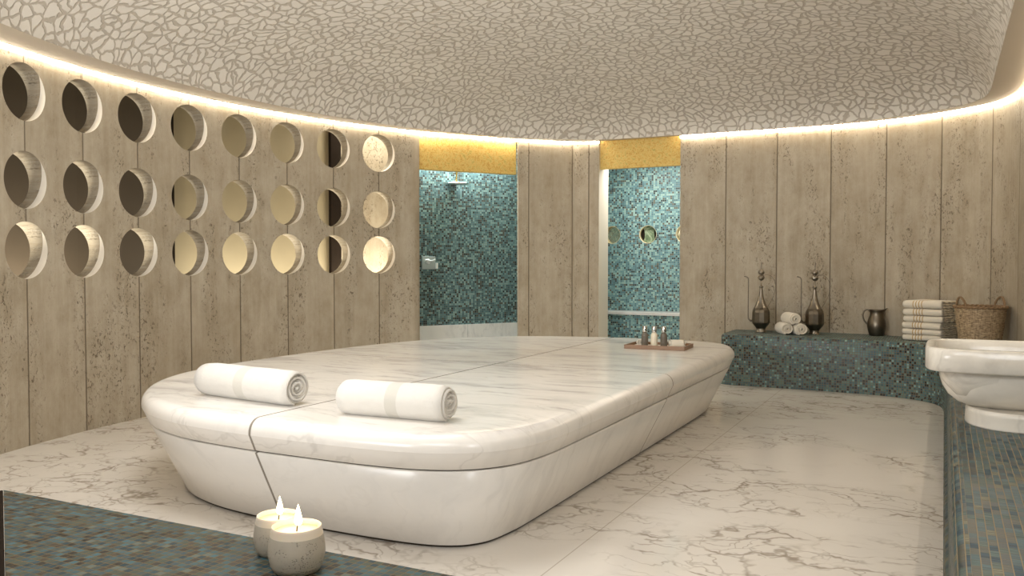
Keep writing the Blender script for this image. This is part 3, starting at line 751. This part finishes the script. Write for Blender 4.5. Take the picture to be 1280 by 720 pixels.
# ------------------------------------------------------------------ tray with bottles
ta = math.atan2(.024, .461)
def tp(x, y): return (-2.035+x*math.cos(ta)-y*math.sin(ta), 6.65+x*math.sin(ta)+y*math.cos(ta))
tr = thing('wooden_tray', 'rectangular brown wooden tray with low sides on the slab', 'tray', (-2.035, 6.65, .5205), ta)
b = MB(); b.box((0, 0, .006), (.45, .3, .01), bev=.001); b.build('lining', M['tray_white'], tr)
for nm, c, d in (('side', (0, -.155, .016), (.484, .014, .032)), ('side', (0, .155, .016), (.484, .014, .032)), ('side', (-.235, 0, .016), (.014, .296, .032)), ('side', (.235, 0, .016), (.014, .296, .032))):
    b = MB(); b.box(c, d, bev=.002); b.build(nm, M['tray_wood'], tr)
for x, mat, lab in ((-.105, 'bottle_grey', 'small grey toiletry bottle with silver cap, left on the tray'), (-.028, 'bottle_white', 'small milky toiletry bottle with silver cap, middle of the tray'), (.05, 'bottle_grey', 'small grey toiletry bottle with silver cap, right on the tray')):
    p = tp(x, -.045); t = thing('toiletry_bottle', lab, 'bottle', (*p, .5325), ta, 'bottles on the tray')
    b = MB(); b.lathe([(.024, 0), (.027, .003), (.027, .092), (.024, .103), (.016, .112), (.013, .114), (.013, .122)], 28); b.build('bottle_body', M[mat], t)
    b = MB(); b.lathe([(.019, .118), (.0195, .12), (.0195, .163), (.018, .166), (0, .1665)], 28); b.build('cap', M['chrome'], t)
    b = MB(); b.lathe([(.0276, .03), (.0276, .075)], 28, capb=False, capt=False); b.build('label_band', M['bottle_white'] if mat == 'bottle_white' else M['bottle_grey'], t)
for x, lab in ((-.16, 'tiny white rolled cloth at the left end of the tray'), (.125, 'tiny white rolled cloth at the right of the bottles on tray')):
    o, h = roll(.032, .13, 2.6, .009, 30+int(x*100), M['towel_small'], 'face_cloth'); p = tp(x+.015, .02); o.location = (*p, .5325+h); o.rotation_euler = (0, 0, ta+.5 if x > 0 else ta+PI/2)
    tag(o, lab, 'cloth', 'rolled face cloths on the tray')

# ------------------------------------------------------------------ candles
def candle(loc, lab, s=1.):
    t = thing('candle', lab, 'candle', loc, 0, 'lit candles on the near bench'); t.scale = (s, s, s)
    b = MB(); b.lathe([(.044, 0), (.050, .003), (.057, .016), (.0615, .038), (.0615, .052), (.0585, .074), (.0572, .080)], 56, capt=False); b.build('cup', M['cup'], t)
    b = MB(); b.lathe([(.0572, .080), (.0545, .093), (.0535, .0985), (.0525, .0992), (.0515, .0985), (.052, .088), (.0525, .08)], 56, capb=False, capt=False); b.build('cup_rim', M['cup_rim'], t)
    b = MB(); b.lathe([(.0522, .084), (.052, .0868), (.03, .086), (.008, .0855), (0, .0855)], 56, capb=False); b.build('wax', M['wax'], t)
    b = MB(); b.tube([(0, 0, .084), (.0015, 0, .094), (.004, .001, .103)], .0015, 8); b.build('wick', M['wick'], t)
    b = MB(); b.lathe([(.0012, .099), (.0062, .102), (.0082, .107), (.0080, .114), (.0062, .123), (.0038, .133), (.0016, .141), (0, .146)], 20, (.004, .001, 0)); b.build('flame', M['flame'], t)
    l = bpy.data.lights.new('candle_glow', 'POINT'); l.energy = .16; l.color = (1, .78, .5); l.shadow_soft_size = .012
    lo = bpy.data.objects.new('candle_glow', l); col.objects.link(lo); lo.location = (loc[0]+.004, loc[1], loc[2]+.16)
candle((-1.310, 1.506, BH), 'lit candle in a speckled stone cup, the nearer of two', 1.04)
candle((-1.427, 1.576, BH), 'lit candle in a speckled stone cup, standing behind the nearer one', .95)

# ------------------------------------------------------------------ ewers and jug
def ewer(loc, lab):
    t = thing('long_necked_ewer', lab, 'ewer', loc, 0, 'tall pewter ewers on the far bench')
    b = MB(); b.lathe([(.053, 0), (.053, .008), (.046, .016), (.044, .03), (.046, .036)], 28); b.build('foot', M['pewter'], t)
    b = MB(); b.lathe([(.044, .036), (.058, .056), (.078, .08), (.088, .1), (.089, .115), (.088, .2), (.082, .226), (.07, .25)], 12, smooth=False, capt=False); b.build('belly', M['pewter_dark'], t)
    b = MB(); b.lathe([(.07, .25), (.055, .275), (.041, .31), (.029, .35), (.021, .39), (.0155, .43), (.013, .45), (.02, .455), (.022, .462), (.018, .468), (.008, .474), (.0065, .51), (.007, .525)], 28, capb=False); b.build('neck', M['pewter'], t)
    b = MB(); b.lathe([(.007, .525), (.018, .529), (.03, .54), (.034, .555), (.03, .568), (.016, .577), (.012, .58), (.022, .587), (.031, .6), (.032, .612), (.026, .626), (.012, .636), (.0055, .645), (.0055, .668), (.0075, .672), (.005, .677), (.0035, .71), (0, .718)], 28); b.build('finial', M['pewter'], t)
    b = MB(); P = catmull([(-.075, 0, .12), (-.1, 0, .115), (-.12, 0, .128), (-.127, 0, .16), (-.127, 0, .3), (-.127, 0, .5), (-.129, 0, .54), (-.14, 0, .557), (-.163, 0, .566)], 6); b.tube(P, [.010-.005*min(1, k/20) for k in range(len(P))], 12); b.lathe([(.004, 0), (.008, .002), (.009, .008), (.004, .01)], 12, (-.163, 0, .560)); b.build('spout', M['pewter_dark'], t)
    b = MB(); P = catmull([(.02, 0, .575), (.07, 0, .582), (.115, 0, .55), (.142, 0, .48), (.13, 0, .39), (.09, 0, .30), (.062, 0, .258)], 6); b.tube(P, .0022, 8); b.build('handle', M['pewter_dark'], t)
ewer((-1.655, 8.89, BH), 'tall pewter ewer with thin spout, left of the rolled towels')
ewer((-1.135, 8.87, BH), 'tall pewter ewer with thin spout, right of the rolled towels')
t = thing('pewter_jug', 'small squat pewter jug with curved handle on the far bench', 'jug', (-.575, 8.96, BH))
b = MB(); S = 40; rows = []
for r, z in [(.062, 0), (.066, .006), (.07, .02), (.082, .06), (.088, .095), (.084, .13), (.072, .17), (.0635, .2), (.062, .222), (.068, .245), (.071, .252)] + [(.067, .25), (.058, .222), (.058, .2)]:
    row = []
    for j in range(S):
        a = 2*PI*j/S; k = max(0, math.cos(a))**7; up = max(0, (z-.195)/.06); rr = r*(1+.42*k*up); row.append((rr*math.cos(a), rr*math.sin(a), z+.02*k*up))
    rows.append(row)
V = b.grid(rows, None, 0, True, True); b.cap(V[0][::-1]); b.cap(V[-1]); b.build('jug_body', M['pewter_dark'], t)
b = MB(); P = catmull([(-.062, 0, .232), (-.085, 0, .248), (-.112, 0, .235), (-.125, 0, .195), (-.115, 0, .15), (-.098, 0, .125), (-.083, 0, .108)], 6); b.tube(P, .0075, 10); b.build('handle', M['pewter_dark'], t)

# ------------------------------------------------------------------ stack of folded towels
def folded(w, d, h, seed):
    rnd = random.Random(seed); t = thing('folded_towel', '', 'towel')
    b = MB(); prof = []                                     # rounded fold at the front, open leaves at the back
    n = 12
    for k in range(n+1):
        a = -PI/2-PI*k/n; prof.append((-d/2+h/2+h/2*math.cos(a)*1.0, h/2+h/2*math.sin(a)))
    prof = [(d/2, 0.0), (d*.25, .0)] + prof + [(d*.25, h), (d/2, h)]
    xs = [-w/2+w*k/16 for k in range(17)]
    rows = []
    for x in xs:
        e = min(x+w/2, w/2-x); rnd_ = 1-.16*math.exp(-(e/.010)**2)
        rows.append([(x, y+.006*noise.noise(Vector((x*8, seed, z*20))), h/2+(z-h/2)*rnd_+.0035*noise.noise(Vector((x*10, y*10, seed)))) for y, z in prof])
    V = b.grid(rows, None, 0, True, False)
    b.cap(V[0]); b.cap(V[-1][::-1]); b.build('cloth', M['towel_fold'], t, fix=True)
    b = MB()
    for j in range(3):                                      # grey leaf edges showing on the side
        z0 = h*(j+.5)/3; rows = []
        for k in range(15):
            y = -d/2+.02+(d-.03)*k/14; zz = z0+.0045*math.sin(k*1.3+seed+j)
            rows.append([(w/2-.006, y, zz+h*.16), (w/2+.010+.005*rnd.random(), y, zz+h*.10), (w/2+.013+.006*rnd.random(), y, zz-h*.06), (w/2-.006, y, zz-h*.16)])
        b.grid(rows, None, 0, True)
    b.build('fringe', M['fringe'], t); return t
z = BH+.002; a = -math.radians(24)
words = ['at the bottom of the stack of six', 'second from the bottom of the stack', 'third from the bottom of the stack', 'fourth from the bottom of the stack', 'just under the topmost of the stack', 'topmost of the stack beside the basket']
hs = [.052, .05, .056, .054, .06, .07]; dx = [0, -.002, -.002, .008, .002, .002]
for k in range(6):
    t = folded(.345, .30, hs[k], 3+k*1.7); t.location = (-.115+dx[k], 8.62, z); t.rotation_euler = (0, 0, a+.02*math.sin(k*2.1)); z += hs[k]+.004
    tag(t, 'folded cream towel with gold stripes, '+words[k], 'towel', 'folded towels in a stack')

# ------------------------------------------------------------------ wicker basket
bk = thing('wicker_basket', 'round brown wicker basket with two loop handles behind the basin', 'basket', (.275, 8.13, BH))
b = MB(); NS = 120; NR = 62; rows = []; uvs = []
for i in range(NR):
    z = .33*i/(NR-1); r0 = .150+.042*(z/.33)**.9
    row = []; uu = []
    for j in range(NS+1):
        a_ = 2*PI*j/NS; band = 1.6 if 30 <= i <= 33 else 1.
        wv = .0042*math.sin(a_*30)*(1 if (i//2) % 2 else -1)*math.sin((i % 2+.5)*PI/2)*band
        row.append(((r0+wv)*math.cos(a_), (r0+wv)*math.sin(a_), z)); uu.append((a_*.18, z))
    rows.append(row); uvs.append(uu)
b.grid(rows, uvs, 0, True)
b.lathe([(.148, .0), (0, .001)], 40, capb=False)
b.build('weave', M['wicker'], bk)
b = MB()
for q in range(2):
    P = []
    for j in range(97):
        a_ = 2*PI*j/96; P.append(((.194+.006*math.cos(a_*16+q*PI))*math.cos(a_), (.194+.006*math.cos(a_*16+q*PI))*math.sin(a_), .336+.006*math.sin(a_*16+q*PI)))
    b.tube(P, .0085, 8, caps=False)
b.build('braided_rim', M['wicker_dark'], bk)
for s in (-1, 1):
    b = MB(); a0 = math.radians(-28)
    for q in range(2):
        P = []
        for k in range(25):
            f = k/24; u = (f-.5)*.115; zz = .33+.088*math.sin(PI*f)**.6
            P.append((s*(.183+.012*math.sin(PI*f))+.004*math.cos(k*1.4+q*PI), u+.004*math.sin(k*1.4+q*PI), zz))
        b.tube(P, .0075, 8)
    o = b.build('handle', M['wicker_dark'], bk); o.rotation_euler = (0, 0, math.radians(-62) if s > 0 else math.radians(-62))
    o.rotation_euler = (0, 0, math.radians(38))

# ------------------------------------------------------------------ lights
def area(name, loc, size, energy, color, target=None, sy=None, spread=None):
    l = bpy.data.lights.new(name, 'AREA'); l.energy = energy; l.color = color; l.size = size
    if sy: l.shape = 'RECTANGLE'; l.size_y = sy
    if spread: l.spread = spread
    o = bpy.data.objects.new(name, l); col.objects.link(o); o.location = loc
    d = Vector(target or (loc[0], loc[1], 0))-Vector(loc); o.rotation_euler = d.to_track_quat('-Z', 'Y').to_euler(); return o
WARM = (1, 1, .99)
area('dome_fill', (-2.9, 3.1, 3.05), 1.8, 33, WARM, (-2.9, 3.4, 0), 1.6, 2.4)  # added soft fill above the slab, no real fixture
area('front_fill', (-1.1, .1, 2.45), 1.6, 33, WARM, (-2.0, 3.6, .4), .8)  # unseen fill added behind the camera to brighten the slab front
area('side_fill', (.46, 1.5, 1.5), .8, 12, WARM, (-1.3, 4.6, .3), .8, 2.0)  # unseen fill added at the right for the slab side and basin
area('uplight_fill', (-2.8, .7, 1.3), 1.2, 80, (1, 1, .99), (-2.6, 4.6, 3.3), .8, 1.9)  # unseen fill added low down to brighten the dome
area('shower_lamp', (*sp(.85, .875), 2.68), 1.3, 66, (.86, .97, 1), (*sp(.85, .89), .6), .12)
area('corridor_top_lamp', (*arc(154.6, R+.36), 2.85), .4, 13, (1, .93, .78), (*arc(154.6, R+.5), 1.0), .2)
area('alcove_lamp', (-3.05, 9.50, 2.38), 1.0, 24, (1, .98, .94), (-3.05, 10.1, .6), .3)
for th, e in ((196, 17.), (189, 14.), (172, 8), (166, 8), (155.2, 24)):
    p = arc(th, R+.33); area('corridor_lamp', (p[0], p[1], .72), .5, e, (1, .93, .78), (*arc(th, R+.5), 2.3), .2)

w = bpy.data.worlds.new('world'); bpy.context.scene.world = w; w.use_nodes = True
w.node_tree.nodes['Background'].inputs[0].default_value = (.9, .8, .65, 1); w.node_tree.nodes['Background'].inputs[1].default_value = .05

# ------------------------------------------------------------------ camera
cam = bpy.data.cameras.new('camera'); co = bpy.data.objects.new('camera', cam); col.objects.link(co)
cam.sensor_width = 36; cam.lens = 36*1070/1280; cam.clip_start = .02
co.location = (0, 0, 1.2); co.rotation_euler = (PI/2-math.atan(31/1070), 0, math.atan(540/1070))
sc = bpy.context.scene; sc.camera = co
sc.view_settings.view_transform = 'Standard'; sc.view_settings.look = 'None'; sc.view_settings.exposure = 0.
sc.cycles.use_denoising = True; sc.cycles.max_bounces = 10; sc.cycles.diffuse_bounces = 6; sc.cycles.sample_clamp_indirect = 6.
